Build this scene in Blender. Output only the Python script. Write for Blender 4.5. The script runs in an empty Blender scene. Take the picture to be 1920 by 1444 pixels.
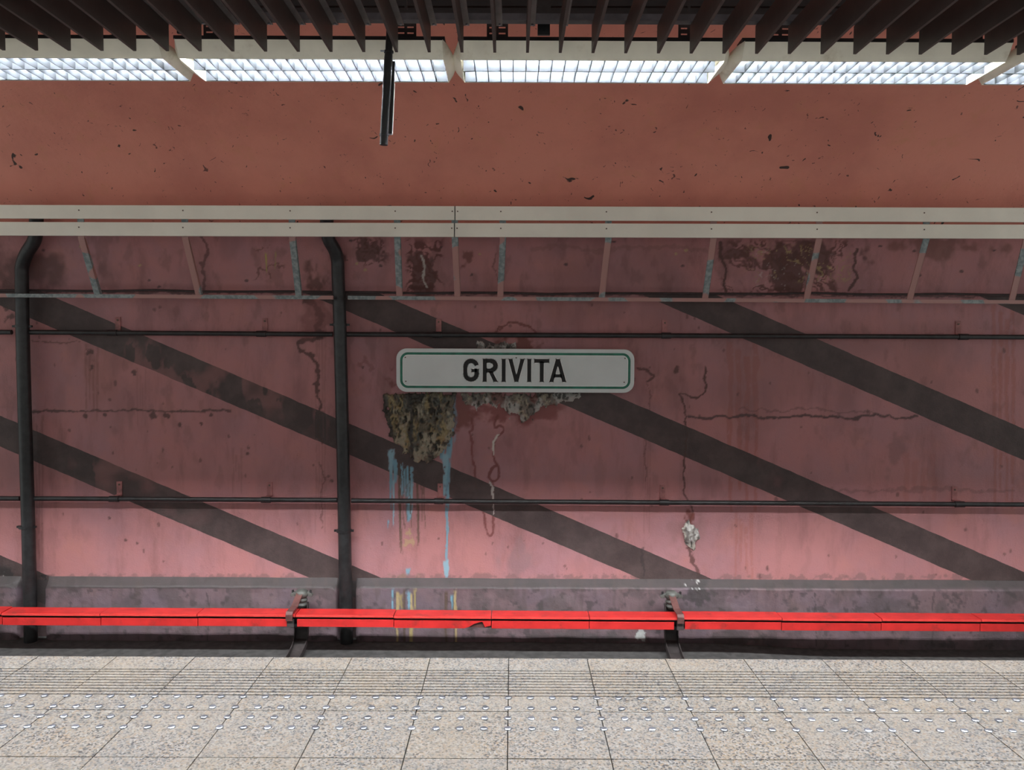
import bpy, bmesh, math, random
import numpy as np
from mathutils import Vector, Matrix

random.seed(7)
rng = np.random.default_rng(11)
S = bpy.context.scene
COL = S.collection
# ------------------------------------------------------------------ camera
W_PX, H_PX, F_PX = 1920, 1444, 1500.0
CAM_H = 1.59
PITCH = math.atan((722 - 650) / F_PX)
ROLL = 0.0045
FWD = Vector((0, math.cos(PITCH), -math.sin(PITCH)))
UP0 = Vector((0, math.sin(PITCH), math.cos(PITCH)))
RT0 = Vector((1, 0, 0))
DN0 = -UP0
C_R = math.cos(ROLL) * RT0 - math.sin(ROLL) * DN0
C_D = math.sin(ROLL) * RT0 + math.cos(ROLL) * DN0
CAMPOS = Vector((0, 0, CAM_H))
cam = bpy.data.cameras.new('camera')
cam.sensor_width = 36
cam.lens = F_PX / W_PX * 36
cam.clip_start = 0.05
camo = bpy.data.objects.new('camera', cam)
COL.objects.link(camo)
m3 = Matrix((C_R, -C_D, -FWD)).transposed()
camo.matrix_world = Matrix.Translation(CAMPOS) @ m3.to_4x4()
S.camera = camo

# ------------------------------------------------------------------ world and exposure
AMBIENT = 0.72
TUBE_POWER = 1700.0
S.view_settings.view_transform = 'Standard'
S.view_settings.look = 'None'
S.view_settings.gamma = 1
S.view_settings.use_curve_mapping = False
S.view_settings.exposure = 0.0
wld = bpy.data.worlds.new('station_ambient')
S.world = wld
wld.use_nodes = True
wld.node_tree.nodes['Background'].inputs[0].default_value = (0.94, 1.0, 0.97, 1)
wld.node_tree.nodes['Background'].inputs[1].default_value = AMBIENT


def ray(x, y):
    return FWD + C_R * ((x - 960) / F_PX) + C_D * ((y - 722) / F_PX)


def PY(x, y, Y):            # pixel -> point on the vertical plane at distance Y
    d = ray(x, y)
    return CAMPOS + d * (Y / d.y)


def PZ(x, y, z):            # pixel -> point on a level plane
    d = ray(x, y)
    return CAMPOS + d * ((z - CAM_H) / d.z)


def project(P):             # numpy (n,3) -> pixels
    q = P - np.array(CAMPOS)
    dep = q @ np.array(FWD)
    return 960 + F_PX * (q @ np.array(C_R)) / dep, 722 + F_PX * (q @ np.array(C_D)) / dep


# ------------------------------------------------------------------ object helpers
def tag(o, label=None, cat=None, group=None, kind=None):
    if label: o['label'] = label
    if cat: o['category'] = cat
    if group: o['group'] = group
    if kind: o['kind'] = kind
    return o


def empty(name, loc=(0, 0, 0)):
    o = bpy.data.objects.new(name, None)
    o.empty_display_size = 0.1
    COL.objects.link(o)
    o.location = loc
    return o


class MB:
    def __init__(s):
        s.v, s.f = [], []

    def add(s, vs, fs):
        b = len(s.v)
        s.v += [tuple(v) for v in vs]
        s.f += [tuple(b + i for i in f) for f in fs]
        return s

    def box(s, a, b):
        x0, x1 = sorted((a[0], b[0])); y0, y1 = sorted((a[1], b[1])); z0, z1 = sorted((a[2], b[2]))
        return s.hexa([(x0, y0, z0), (x1, y0, z0), (x1, y1, z0), (x0, y1, z0),
                       (x0, y0, z1), (x1, y0, z1), (x1, y1, z1), (x0, y1, z1)])

    def hexa(s, p):
        return s.add(p, [(0, 3, 2, 1), (4, 5, 6, 7), (0, 1, 5, 4), (1, 2, 6, 5), (2, 3, 7, 6), (3, 0, 4, 7)])

    def prism(s, poly, off):          # closed outline (3D points) extruded by off
        n = len(poly); off = Vector(off)
        a = [Vector(p) for p in poly]
        return s.add(a + [p + off for p in a],
                     [tuple(range(n))[::-1], tuple(range(n, 2 * n))] +
                     [(i, (i + 1) % n, n + (i + 1) % n, n + i) for i in range(n)])

    def sweep(s, a, b):               # profile a joined to the same profile at b, capped
        n = len(a)
        return s.add(list(a) + list(b), [tuple(range(n)), tuple(range(n, 2 * n))[::-1]] +
                     [(i, n + i, n + (i + 1) % n, (i + 1) % n) for i in range(n)])

    def tube(s, path, r, n=12, cap=True):
        P = [Vector(p) for p in path]
        rs = r if isinstance(r, (list, tuple)) else [r] * len(P)
        ref = None
        b = len(s.v)
        for i, p in enumerate(P):
            t = (P[min(i + 1, len(P) - 1)] - P[max(i - 1, 0)]).normalized()
            if ref is None:
                ref = Vector((0, 0, 1)) if abs(t.z) < .8 else Vector((0, 1, 0))
            u = (ref - t * ref.dot(t)).normalized(); w = t.cross(u); ref = u
            for k in range(n):
                a = 2 * math.pi * k / n
                s.v.append(tuple(p + (u * math.cos(a) + w * math.sin(a)) * rs[i]))
        for i in range(len(P) - 1):
            for k in range(n):
                s.f.append((b + i * n + k, b + i * n + (k + 1) % n, b + (i + 1) * n + (k + 1) % n, b + (i + 1) * n + k))
        if cap:
            s.f.append(tuple(b + k for k in range(n))[::-1])
            s.f.append(tuple(b + (len(P) - 1) * n + k for k in range(n)))
        return s

    def build(s, name, mat, parent=None, smooth=False, bevel=0):
        me = bpy.data.meshes.new(name)
        me.from_pydata(s.v, [], s.f)
        bm = bmesh.new(); bm.from_mesh(me)
        bmesh.ops.recalc_face_normals(bm, faces=bm.faces)
        if bevel:
            bmesh.ops.bevel(bm, geom=[e for e in bm.edges if e.is_manifold and e.calc_face_angle(0) > .5],
                            offset=bevel, segments=2, profile=.5, affect='EDGES')
        bm.to_mesh(me); bm.free()
        me.materials.append(mat)
        if smooth:
            me.polygons.foreach_set('use_smooth', [True] * len(me.polygons))
            me.set_sharp_from_angle(angle=math.radians(40))
        o = bpy.data.objects.new(name, me)
        COL.objects.link(o)
        if parent:
            o.parent = parent
            o.matrix_parent_inverse = Matrix.Translation(-Vector(parent.location))
        return o


def share(src, name, parent, loc):    # another object on the same mesh data (loc relative to the parent)
    o = bpy.data.objects.new(name, src.data)
    COL.objects.link(o)
    o.parent = parent
    o.location = loc
    return o


# ------------------------------------------------------------------ materials
def srgb(r, g, b):
    f = lambda c: (c / 255 / 12.92) if c / 255 < .04045 else ((c / 255 + .055) / 1.055) ** 2.4
    return (f(r), f(g), f(b), 1)


class NT:
    def __init__(s, name):
        s.m = bpy.data.materials.new(name); s.m.use_nodes = True
        s.t = s.m.node_tree; s.n = s.t.nodes
        s.b = s.n['Principled BSDF']

    def new(s, typ, **kw):
        n = s.n.new(typ)
        for k, v in kw.items(): setattr(n, k, v)
        return n

    def set(s, sock, v):
        if hasattr(v, 'is_linked') or isinstance(v, bpy.types.NodeSocket): s.t.links.new(v, sock)
        else: sock.default_value = v

    def math(s, op, a, b=0.0, c=None):
        n = s.new('ShaderNodeMath', operation=op)
        s.set(n.inputs[0], a); s.set(n.inputs[1], b)
        if c is not None: s.set(n.inputs[2], c)
        return n.outputs[0]

    def mix(s, fac, a, b, blend='MIX'):
        n = s.new('ShaderNodeMix', data_type='RGBA', blend_type=blend)
        s.set(n.inputs[0], fac); s.set(n.inputs[6], a); s.set(n.inputs[7], b)
        return n.outputs[2]

    def coords(s, kind='Object', scale=(1, 1, 1)):
        if kind == 'World': o = s.new('ShaderNodeNewGeometry').outputs['Position']
        else: o = s.new('ShaderNodeTexCoord').outputs[kind]
        mp = s.new('ShaderNodeMapping'); s.set(mp.inputs[0], o); mp.inputs['Scale'].default_value = scale
        return mp.outputs[0]

    def noise(s, vec, scale, detail=4, rough=.55, dist=0.0):
        n = s.new('ShaderNodeTexNoise'); s.set(n.inputs['Vector'], vec)
        n.inputs['Scale'].default_value = scale; n.inputs['Detail'].default_value = detail
        n.inputs['Roughness'].default_value = rough; n.inputs['Distortion'].default_value = dist
        return n.outputs['Fac']

    def ramp(s, fac, lo, hi):
        n = s.new('ShaderNodeMapRange', interpolation_type='SMOOTHSTEP')
        s.set(n.inputs[0], fac); n.inputs[1].default_value = lo; n.inputs[2].default_value = hi
        return n.outputs[0]

    def bump(s, h, strength, dist=.01):
        n = s.new('ShaderNodeBump'); n.inputs['Strength'].default_value = strength
        n.inputs['Distance'].default_value = dist
        s.set(n.inputs['Height'], h); s.t.links.new(n.outputs[0], s.b.inputs['Normal'])

    def out(s, color, rough=.6, metal=0.0):
        s.set(s.b.inputs['Base Color'], color); s.set(s.b.inputs['Roughness'], rough)
        s.set(s.b.inputs['Metallic'], metal)
        return s.m


def plain(name, col, rough=.5, metal=0.0, var=.25, scale=14, grime=None):
    t = NT(name)
    v = t.coords('World')
    n = t.noise(v, scale, 5)
    dark = tuple(c * (1 - var) for c in col[:3]) + (1,)
    lite = tuple(min(1, c * (1 + var)) for c in col[:3]) + (1,)
    c = t.mix(t.ramp(n, .3, .7), dark, lite)
    if grime:
        c = t.mix(t.ramp(t.noise(v, 5, 6, .65), .56, .72), c, grime)
    t.bump(t.noise(v, 90, 3), .12, .003)
    return t.out(c, rough, metal)


def wall_material(name, base, kind):
    """painted plaster; stains come from the point attribute made below"""
    t = NT(name)
    v = t.coords('World')
    vs = t.coords('World', (1, 1, .22))
    c = t.mix(t.ramp(t.noise(v, 1.3, 6, .6), .35, .7), base, tuple(base[i] * k for i, k in enumerate((.86, .98, 1.08))) + (1,))
    c = t.mix(t.math('MULTIPLY', t.ramp(t.noise(v, 3.1, 6, .6), .5, .75), .45), c, tuple(base[i] * k for i, k in enumerate((1.08, 1.05, .88))) + (1,))
    c = t.mix(t.math('MULTIPLY', t.ramp(t.noise(vs, 5, 7, .68), .48, .74), .62), c, tuple(x * .55 for x in base[:3]) + (1,))
    c = t.mix(t.math('MULTIPLY', t.ramp(t.noise(v, 26, 5, .7), .62, .75), .45), c, tuple(x * .5 for x in base[:3]) + (1,))
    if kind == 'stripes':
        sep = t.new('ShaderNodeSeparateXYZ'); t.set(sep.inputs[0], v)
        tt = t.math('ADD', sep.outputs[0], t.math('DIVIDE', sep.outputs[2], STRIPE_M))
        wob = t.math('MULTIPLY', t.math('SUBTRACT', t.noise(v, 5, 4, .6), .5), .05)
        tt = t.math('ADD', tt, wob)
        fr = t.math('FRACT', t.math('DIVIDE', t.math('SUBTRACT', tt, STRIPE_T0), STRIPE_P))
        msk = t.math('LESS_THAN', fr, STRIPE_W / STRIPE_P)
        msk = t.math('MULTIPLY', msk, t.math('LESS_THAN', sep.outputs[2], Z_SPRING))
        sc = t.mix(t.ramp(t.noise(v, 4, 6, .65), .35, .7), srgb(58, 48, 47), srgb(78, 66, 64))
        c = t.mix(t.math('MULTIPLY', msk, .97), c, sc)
    at = t.new('ShaderNodeAttribute', attribute_name='stain')
    base_c = c
    c = t.mix(at.outputs['Alpha'], base_c, at.outputs['Color'])
    if kind == 'stripes':                       # dark stains never lighten the dark paint below them
        bw = t.new('ShaderNodeRGBToBW'); t.set(bw.inputs[0], at.outputs['Color'])
        c = t.mix(t.ramp(bw.outputs[0], .17, .22), t.mix(at.outputs['Alpha'], base_c, at.outputs['Color'], 'DARKEN'), c)
    h = t.math('ADD', t.noise(v, 7, 6, .6), t.math('MULTIPLY', t.noise(v, 60, 4, .6), .35))
    t.bump(h, .35, .02)
    return t.out(c, .62)


# ------------------------------------------------------------------ layout constants
YW = 7.80                                    # far wall
Z_SPRING = PY(960, 547, YW).z                # where the wall starts to curve over
GROUND = -1.30
a_, b_ = PY(66, 599, YW), PY(1212, 1089, YW)
STRIPE_M = -(b_.z - a_.z) / (b_.x - a_.x)    # drop per metre
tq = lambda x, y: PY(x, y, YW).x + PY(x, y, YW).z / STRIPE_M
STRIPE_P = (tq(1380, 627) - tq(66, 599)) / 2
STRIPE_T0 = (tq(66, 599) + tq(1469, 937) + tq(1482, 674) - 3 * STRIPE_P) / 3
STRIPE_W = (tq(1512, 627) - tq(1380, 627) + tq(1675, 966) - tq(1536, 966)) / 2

PINK = (0.43, 0.187, 0.184, 1)
M = {}
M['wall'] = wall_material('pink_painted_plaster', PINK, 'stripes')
M['crust'] = wall_material('mineral_crust', srgb(120, 110, 95), 'plain')
M['plinth'] = wall_material('mauve_painted_concrete', srgb(116, 95, 99), 'plain')
t = NT('warm_lit_vault_paint')  # pink paint with warm bounced light put into its colour
v = t.coords('World')
c = t.mix(t.ramp(t.noise(v, 1.1, 7, .62), .35, .7), (0.70, 0.275, 0.205, 1), (0.58, 0.215, 0.165, 1))
c = t.mix(t.math('MULTIPLY', t.ramp(t.noise(v, 4.0, 8, .7), .53, .75), .5), c, (0.60, 0.27, 0.15, 1))
c = t.mix(t.ramp(t.noise(v, 5.2, 2, .45, 2.2), .717, .74), c, (0.06, .035, .03, 1))
c = t.mix(t.math('MULTIPLY', t.ramp(t.noise(v, 17, 3, .5, 1.5), .68, .73), .85), c, (0.09, .04, .035, 1))
t.bump(t.noise(v, 14, 7, .6), .3, .02)
M['vault'] = t.out(c, .7)

t = NT('speckled_granite')
v = t.coords('World')
vo = t.new('ShaderNodeTexVoronoi'); t.set(vo.inputs['Vector'], v); vo.inputs['Scale'].default_value = 135
sep = t.new('ShaderNodeSeparateColor'); t.set(sep.inputs[0], vo.outputs['Color'])
r = t.new('ShaderNodeValToRGB'); t.set(r.inputs[0], sep.outputs[0])
r.color_ramp.interpolation = 'CONSTANT'
e = r.color_ramp.elements
e[0].position = 0; e[0].color = (.055, .055, .063, 1)
e[1].position = .13; e[1].color = (.165, .163, .163, 1)
for p, cc in ((.30, (.29, .27, .245, 1)), (.52, (.355, .31, .255, 1)), (.70, (.39, .375, .35, 1)), (.86, (.33, .25, .175, 1))):
    k = e.new(p); k.color = cc
oi = t.new('ShaderNodeObjectInfo')
c = t.mix(t.math('MULTIPLY', t.ramp(t.noise(v, 2.2, 4), .4, .7), .3), r.outputs[0], (.38, .31, .235, 1))
c = t.mix(1.0, c, (.53, .53, .53, 1), 'MULTIPLY')
c = t.mix(t.math('MULTIPLY', oi.outputs['Random'], .16), c, (.17, .17, .178, 1))
M['granite'] = t.out(c, t.math('MULTIPLY_ADD', sep.outputs[1], .2, .3))
M['grout'] = plain('dark_grout', (.05, .045, .04, 1), .9)
M['ground'] = plain('grey_track_concrete', (.065, .063, .061, 1), .8, grime=(.04, .037, .036, 1))
M['blackpipe'] = plain('black_pipe_paint', (.018, .018, .019, 1), .42, var=.4)
M['fascia'] = plain('grey_beige_enamel', (.82, .83, .73, 1), .42, var=.06, scale=2)
M['slat'] = plain('dark_brown_slat_paint', (.050, .041, .038, 1), .5, var=.12)
M['flange'] = plain('grey_slat_flange', (.17, .165, .165, 1), .4, .3, var=.15)
M['darkmetal'] = plain('black_steel', (.022, .022, .024, 1), .55)
M['railgrey'] = plain('blue_grey_rail', (.085, .095, .11, 1), .45, .3)
M['housing'] = plain('aged_cream_lamp_housing', (.84, .81, .69, 1), .45, var=.06, scale=6, grime=(.66, .61, .49, 1))
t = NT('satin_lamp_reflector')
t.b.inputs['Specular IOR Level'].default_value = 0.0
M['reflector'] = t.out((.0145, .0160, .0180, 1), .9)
M['red'] = plain('glossy_red_cover_paint', (.60, .028, .026, 1), .40, var=.12, scale=7, grime=(.33, .03, .025, 1))
M['lip'] = plain('red_cover_lip_highlight', (.70, .06, .05, 1), .3, var=.1)  # lighter than the boards: the lip's highlight is put into its colour
M['brown'] = plain('brown_painted_steel', (.12, .05, .045, 1), .45)
M['bracket'] = plain('dark_brown_bracket_steel', (.055, .046, .045, 1), .5)
M['insul'] = plain('grey_green_insulator', (.10, .105, .095, 1), .5)
M['signwhite'] = plain('sign_white_enamel', (.58, .62, .61, 1), .3, var=.04, scale=3)
M['green'] = plain('sign_green_line', (.0, .13, .075, 1), .4)
M['ink'] = plain('sign_black_lettering', (.004, .004, .004, 1), .65)
M['outline'] = plain('sign_white_outline', (.80, .82, .80, 1), .4, var=.03)
M['screw'] = plain('rusty_screw', (.10, .07, .05, 1), .5)
M['stud'] = plain('polished_steel_stud', (.36, .39, .45, 1), .36, 1.0, var=.05)
M['cable'] = plain('dusty_dark_cable', (.05, .035, .035, 1), .7)
M['wallpaint'] = plain('pink_painted_bracket', (.34, .14, .135, 1), .6, grime=(.12, .07, .06, 1))
t = NT('galvanised_strut_with_paint_patches')
v = t.coords('World', (1, 1, 1))
oi = t.new('ShaderNodeObjectInfo')
vadd = t.new('ShaderNodeVectorMath', operation='ADD'); t.set(vadd.inputs[0], v)
cmb = t.new('ShaderNodeCombineXYZ'); t.set(cmb.inputs[1], t.math('MULTIPLY', oi.outputs['Random'], 40)); t.set(vadd.inputs[1], cmb.outputs[0])
msk = t.ramp(t.noise(vadd.outputs[0], 2.6, 1, .4), .49, .51)
steel = t.mix(t.ramp(t.noise(v, 30, 4), .35, .65), (.16, .20, .205, 1), (.29, .33, .33, 1))
M['galv'] = t.out(t.mix(msk, steel, (.40, .22, .20, 1)), .5)
t = NT('fluorescent_tube')
t.b.inputs['Base Color'].default_value = (1, 1, 1, 1)
t.b.inputs['Emission Color'].default_value = (.95, .98, 1.0, 1)
t.b.inputs['Emission Strength'].default_value = TUBE_POWER
M['tube'] = t.m


# ------------------------------------------------------------------ numpy noise and stain painting
def vnoise(px, py, cell, seed):
    g = np.random.default_rng(seed).random((257, 257))
    u = px / cell; w = py / cell
    i = np.floor(u).astype(int); j = np.floor(w).astype(int)
    fu = u - i; fw = w - j
    fu = fu * fu * (3 - 2 * fu); fw = fw * fw * (3 - 2 * fw)
    i0, i1, j0, j1 = i % 257, (i + 1) % 257, j % 257, (j + 1) % 257
    return (g[j0, i0] * (1 - fu) + g[j0, i1] * fu) * (1 - fw) + (g[j1, i0] * (1 - fu) + g[j1, i1] * fu) * fw


def fbm(px, py, cell, seed, octs=4):
    s = 0; a = 1; tot = 0
    for k in range(octs):
        s = s + a * vnoise(px + 31 * k, py + 17 * k, cell / 2 ** k, seed + k); tot += a; a *= .55
    return s / tot


def sstep(lo, hi, x):
    q = np.clip((x - lo) / (hi - lo), 0, 1)
    return q * q * (3 - 2 * q)


def dist_poly(px, py, pts):
    d = np.full(px.shape, 1e9)
    for (x0, y0), (x1, y1) in zip(pts[:-1], pts[1:]):
        dx, dy = x1 - x0, y1 - y0
        q = np.clip(((px - x0) * dx + (py - y0) * dy) / (dx * dx + dy * dy + 1e-9), 0, 1)
        d = np.minimum(d, np.hypot(px - x0 - q * dx, py - y0 - q * dy))
    return d


def dense(pts, step):
    out = [np.array(pts[0], float)]
    for a, b in zip(pts[:-1], pts[1:]):
        a, b = np.array(a, float), np.array(b, float); n = max(1, int(np.ceil(np.linalg.norm(b - a) / step)))
        out += [a + (b - a) * k / n for k in range(1, n + 1)]
    return np.array(out)
def spline(pts, n):
    p = np.array(pts, float); tt = np.linspace(0, len(p) - 1, n); i = np.clip(tt.astype(int), 0, len(p) - 2); f = (tt - i)[:, None]
    g = lambda k: p[np.clip(k, 0, len(p) - 1)]
    a, b, c_, d = g(i - 1), g(i), g(i + 1), g(i + 2)
    return .5 * (2 * b + (c_ - a) * f + (2 * a - 5 * b + 4 * c_ - d) * f ** 2 + (3 * b - a - 3 * c_ + d) * f ** 3)


class Stain:
    """colour + cover for every vertex of a surface; positions are where that vertex shows in the photo"""
    def __init__(s, P):
        s.px, s.py = project(P)
        s.c = np.zeros((len(P), 3)); s.a = np.zeros(len(P)); s.h = np.zeros(len(P))

    def lay(s, m, col):
        col = np.array(col[:3]); m = np.clip(m, 0, 1)
        na = s.a + m * (1 - s.a)
        w = np.where(na > 1e-6, m / np.maximum(na, 1e-6), 0)[:, None]
        s.c = s.c * (1 - w) + col * w
        s.a = na

    def sel(s, x0, y0, x1, y1, pad=30):
        return np.where((s.px > x0 - pad) & (s.px < x1 + pad) & (s.py > y0 - pad) & (s.py < y1 + pad))[0]

    def put(s, idx, m, col):
        full = np.zeros(len(s.a)); full[idx] = m; s.lay(full, col)

    def line(s, pts, w, col, op=.9, wob=4, seed=1, relief=0):
        if len(pts) > 2: pts = [tuple(q) for q in spline(pts, len(pts) * 5)]
        xs = [p[0] for p in pts]; ys = [p[1] for p in pts]
        i = s.sel(min(xs), min(ys), max(xs), max(ys))
        x, y = s.px[i], s.py[i]
        x2 = x + (fbm(x, y, 12, seed) - .5) * 3.4 * wob; y2 = y + (fbm(x, y, 12, seed + 50) - .5) * 3.4 * wob
        d = dist_poly(x2, y2, pts)
        ww = w * (.5 + fbm(x, y, 25, seed + 9))
        m = sstep(ww, ww * .45, d)
        s.put(i, m * op, col)
        s.h[i] += m * relief

    def blob(s, x0, y0, x1, y1, col, op=.8, cell=18, thr=.5, soft=.08, seed=3, stretch=1.0):
        i = s.sel(x0, y0, x1, y1)
        x, y = s.px[i], s.py[i]
        cx, cy, rx, ry = (x0 + x1) / 2, (y0 + y1) / 2, (x1 - x0) / 2, (y1 - y0) / 2
        e = np.sqrt(((x - cx) / rx) ** 2 + ((y - cy) / ry) ** 2)
        n = fbm(x, y / stretch, cell, seed) + .35 * (1 - e)
        m = sstep(thr + .1, thr + .1 + soft, n) * sstep(1.25, .8, e)
        s.put(i, m * op, col)

    def curls(s, x0, y0, x1, y1, col, op=.8, cell=22, wid=.025, seed=5, lev=(.42, .55)):
        i = s.sel(x0, y0, x1, y1)
        x, y = s.px[i], s.py[i]
        cx, cy, rx, ry = (x0 + x1) / 2, (y0 + y1) / 2, (x1 - x0) / 2, (y1 - y0) / 2
        e = np.maximum(np.abs((x - cx) / rx), np.abs((y - cy) / ry))
        cell = cell * 1.9
        n = fbm(x + 34 * (fbm(x, y, 20, seed + 7) - .5), y + 34 * (fbm(x, y, 20, seed + 8) - .5), cell, seed, 3)
        m = np.zeros(len(i))
        for L in lev:
            m = np.maximum(m, sstep(wid, wid * .35, np.abs(n - L)))
        s.put(i, m * sstep(1.1, .8, e) * op, col)

    def drip(s, x, y0, y1, w, col, op=.85, seed=2):
        i = s.sel(x - w, y0, x + w, y1, 12)
        px, py = s.px[i], s.py[i]
        c = x + (fbm(py * 0, py, 40, seed) - .5) * w
        ww = w * (.35 + .9 * fbm(px * 0 + seed, py, 22, seed + 3)) * (1 - .5 * np.clip((py - y0) / (y1 - y0), 0, 1))
        m = sstep(ww, ww * .6, np.abs(px - c)) * sstep(y0 - 5, y0 + 3, py) * sstep(y1 + 4, y1 - 4, py)
        m = m * sstep(.34, .46, fbm(px, py * .6, 7, seed + 8) + .12)
        m = m * sstep(0, 1, (py - y0 + 4 + 14 * (fbm(px, py * 0, 5, seed + 6) - .5)) / 6)
        s.put(i, m * op, col)

    def write(s, me):
        at = me.attributes.new('stain', 'FLOAT_COLOR', 'POINT')
        at.data.foreach_set('color', np.concatenate([s.c, s.a[:, None]], 1).astype(np.float32).ravel())


RUST, DKRUST = (.16, .045, .035), (.075, .03, .025)
OCHRE, PALE, BLUE, BLACK, GREY = (.42, .32, .15), (.60, .58, .52), (.17, .34, .43), (.022, .02, .02), (.20, .16, .165)


def grid_mesh(name, P, nr, nc, mat, stain=None, parent=None, keep=None):
    idx = np.arange(nr * nc).reshape(nr, nc)
    q = np.stack([idx[:-1, :-1], idx[:-1, 1:], idx[1:, 1:], idx[1:, :-1]], -1).reshape(-1, 4)
    if keep is not None:
        q = q[keep[q].all(1)]
        used = np.unique(q); rem = np.full(nr * nc, -1); rem[used] = np.arange(len(used))
        q = rem[q]; P = P[used]
        if stain is not None: stain.c, stain.a = stain.c[used], stain.a[used]
    me = bpy.data.meshes.new(name)
    me.vertices.add(len(P)); me.vertices.foreach_set('co', P.astype(np.float32).ravel())
    me.loops.add(q.size); me.loops.foreach_set('vertex_index', q.astype(np.int32).ravel())
    me.polygons.add(len(q)); me.polygons.foreach_set('loop_start', np.arange(0, q.size, 4, dtype=np.int32))
    me.update(calc_edges=True); me.validate()
    me.polygons.foreach_set('use_smooth', np.ones(len(q), bool))
    if stain is not None: stain.write(me)
    me.materials.append(mat)
    o = bpy.data.objects.new(name, me); COL.objects.link(o)
    if parent: o.parent = parent
    return o


# ------------------------------------------------------------------ wall and vault
cz = CAM_H
arc = [(YW, Z_SPRING), (7.765, cz + .68), (7.70, cz + .92), (7.61, cz + 1.13)]
prof = np.concatenate([dense([(YW, -1.42), (YW, Z_SPRING)], .0105), spline(arc, 80)[1:]])
xs = np.concatenate([np.arange(-7.5, -5.3, .1), np.arange(-5.3, 5.3, .0105), np.arange(5.3, 7.6, .1)])
nr, nc = len(prof), len(xs)
P = np.empty((nr, nc, 3)); P[:, :, 0] = xs; P[:, :, 1] = prof[:, None, 0]; P[:, :, 2] = prof[:, None, 1]
P = P.reshape(-1, 3)
st = Stain(P)
# broad discolouration of the paint
i = np.arange(len(P))
st.blob(80, 640, 330, 800, (.30, .13, .11), .5, 60, .5, .3, 12)
st.blob(100, 600, 620, 960, (.40, .17, .16), .35, 90, .5, .3, 13)
st.blob(1300, 800, 1500, 960, (.38, .15, .15), .3, 80, .45, .3, 14)
st.blob(1630, 800, 1720, 900, (.20, .10, .10), .5, 30, .5, .25, 15)
st.blob(-60, 440, 200, 560, DKRUST, .75, 50, .42, .3, 16)
st.blob(930, 975, 1000, 1095, (.26, .15, .16), .7, 25, .45, .25, 17, 2.5)
st.blob(900, 790, 1010, 940, (.28, .13, .135), .5, 35, .5, .25, 18, 2)
st.blob(1230, 940, 1330, 1090, (.30, .15, .15), .55, 30, .5, .25, 19)
for k, (x0, x1, y0, y1, op) in enumerate(((1362, 1424, 640, 960, .55), (1375, 1415, 960, 1095, .35), (1858, 1905, 570, 960, .45), (1690, 1760, 850, 960, .25),
                                        (158, 186, 645, 790, .5), (590, 612, 590, 1000, .35), (255, 275, 690, 800, .3), (985, 1000, 590, 660, .3),
                                        (435, 455, 840, 925, .35), (1205, 1220, 760, 1000, .35), (60, 82, 780, 1070, .5))):
    for q in range(4):
        st.drip(x0 + (x1 - x0) * (q + .5) / 4, y0 + 14 * ((q * 7) % 3), y1 - 20 * ((q * 5) % 3), (x1 - x0) / 7, (.33, .10, .075) if k < 4 else (.22, .09, .08), op, 40 + 5 * k + q)
for cell_, lo, hi, op_, col_, sd in ((170, .45, .75, .5, (.22, .10, .095), 700), (55, .52, .75, .4, (.20, .095, .10), 710), (24, .60, .74, .4, (.17, .08, .075), 720)):
    st.lay(sstep(lo, hi, fbm(st.px, st.py * (.5 if cell_ < 60 else 1), cell_, sd, 5)) * op_ * sstep(1400, 500, st.py), col_)
# curling rust on the curved part
st.blob(1345, 448, 1640, 520, DKRUST, .8, 34, .47, .12, 21)
st.blob(1390, 455, 1560, 560, DKRUST, .85, 24, .50, .1, 22, 1.6)
st.curls(1350, 448, 1620, 552, (.10, .035, .028), .85, 34, .03, 23, (.40, .5, .6))
st.curls(1400, 458, 1600, 530, (.36, .27, .12), .7, 20, .014, 24, (.46, .58))
st.curls(1395, 465, 1560, 545, PALE, .3, 16, .010, 25, (.5,))
st.line([(1352, 455), (1350, 480), (1362, 510), (1356, 530), (1362, 548)], 4, DKRUST, .9, 3, 26)
st.line([(1605, 470), (1600, 500), (1608, 520), (1590, 545)], 4, DKRUST, .9, 4, 27)
st.blob(1600, 446, 1960, 490, (.17, .07, .055), .7, 40, .45, .2, 28)
st.blob(640, 444, 730, 505, DKRUST, .8, 22, .5, .1, 29)
st.curls(650, 445, 722, 500, (.09, .03, .025), .8, 22, .03, 30)
st.blob(752, 462, 835, 560, DKRUST, .8, 26, .50, .09, 31, 1.5)
st.curls(760, 446, 832, 552, (.10, .03, .025), .9, 30, .03, 32, (.4, .52))
st.line([(790, 480), (797, 500), (794, 520), (799, 540)], 2.4, PALE, .6, 3, 33)
st.blob(852, 452, 895, 505, (.15, .05, .04), .8, 22, .47, .12, 34)
st.blob(570, 465, 622, 565, (.10, .04, .03), .75, 26, .48, .15, 35, 1.6)
st.curls(475, 455, 535, 552, (.13, .05, .04), .7, 26, .03, 36, (.45,))
st.drip(499, 475, 510, 4, (.40, .36, .08), .8, 37)
st.drip(516, 472, 505, 3, (.35, .30, .10), .5, 38)
st.line([(372, 440), (386, 460), (384, 485), (378, 500), (382, 540)], 3.5, DKRUST, .7, 5, 39)
st.line([(1000, 466), (1060, 462), (1120, 470), (1240, 462), (1330, 470)], 5, (.20, .10, .09), .45, 5, 40)
st.line([(930, 470), (928, 500), (940, 545)], 2, DKRUST, .5, 4, 41)
for k in range(26):
    x, y = rng.uniform(20, 1900), rng.uniform(450, 545)
    st.blob(x - 4, y - 3, x + 4, y + 3, BLACK if k % 3 else OCHRE, .7, 5, .3, .2, 200 + k)
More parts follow.
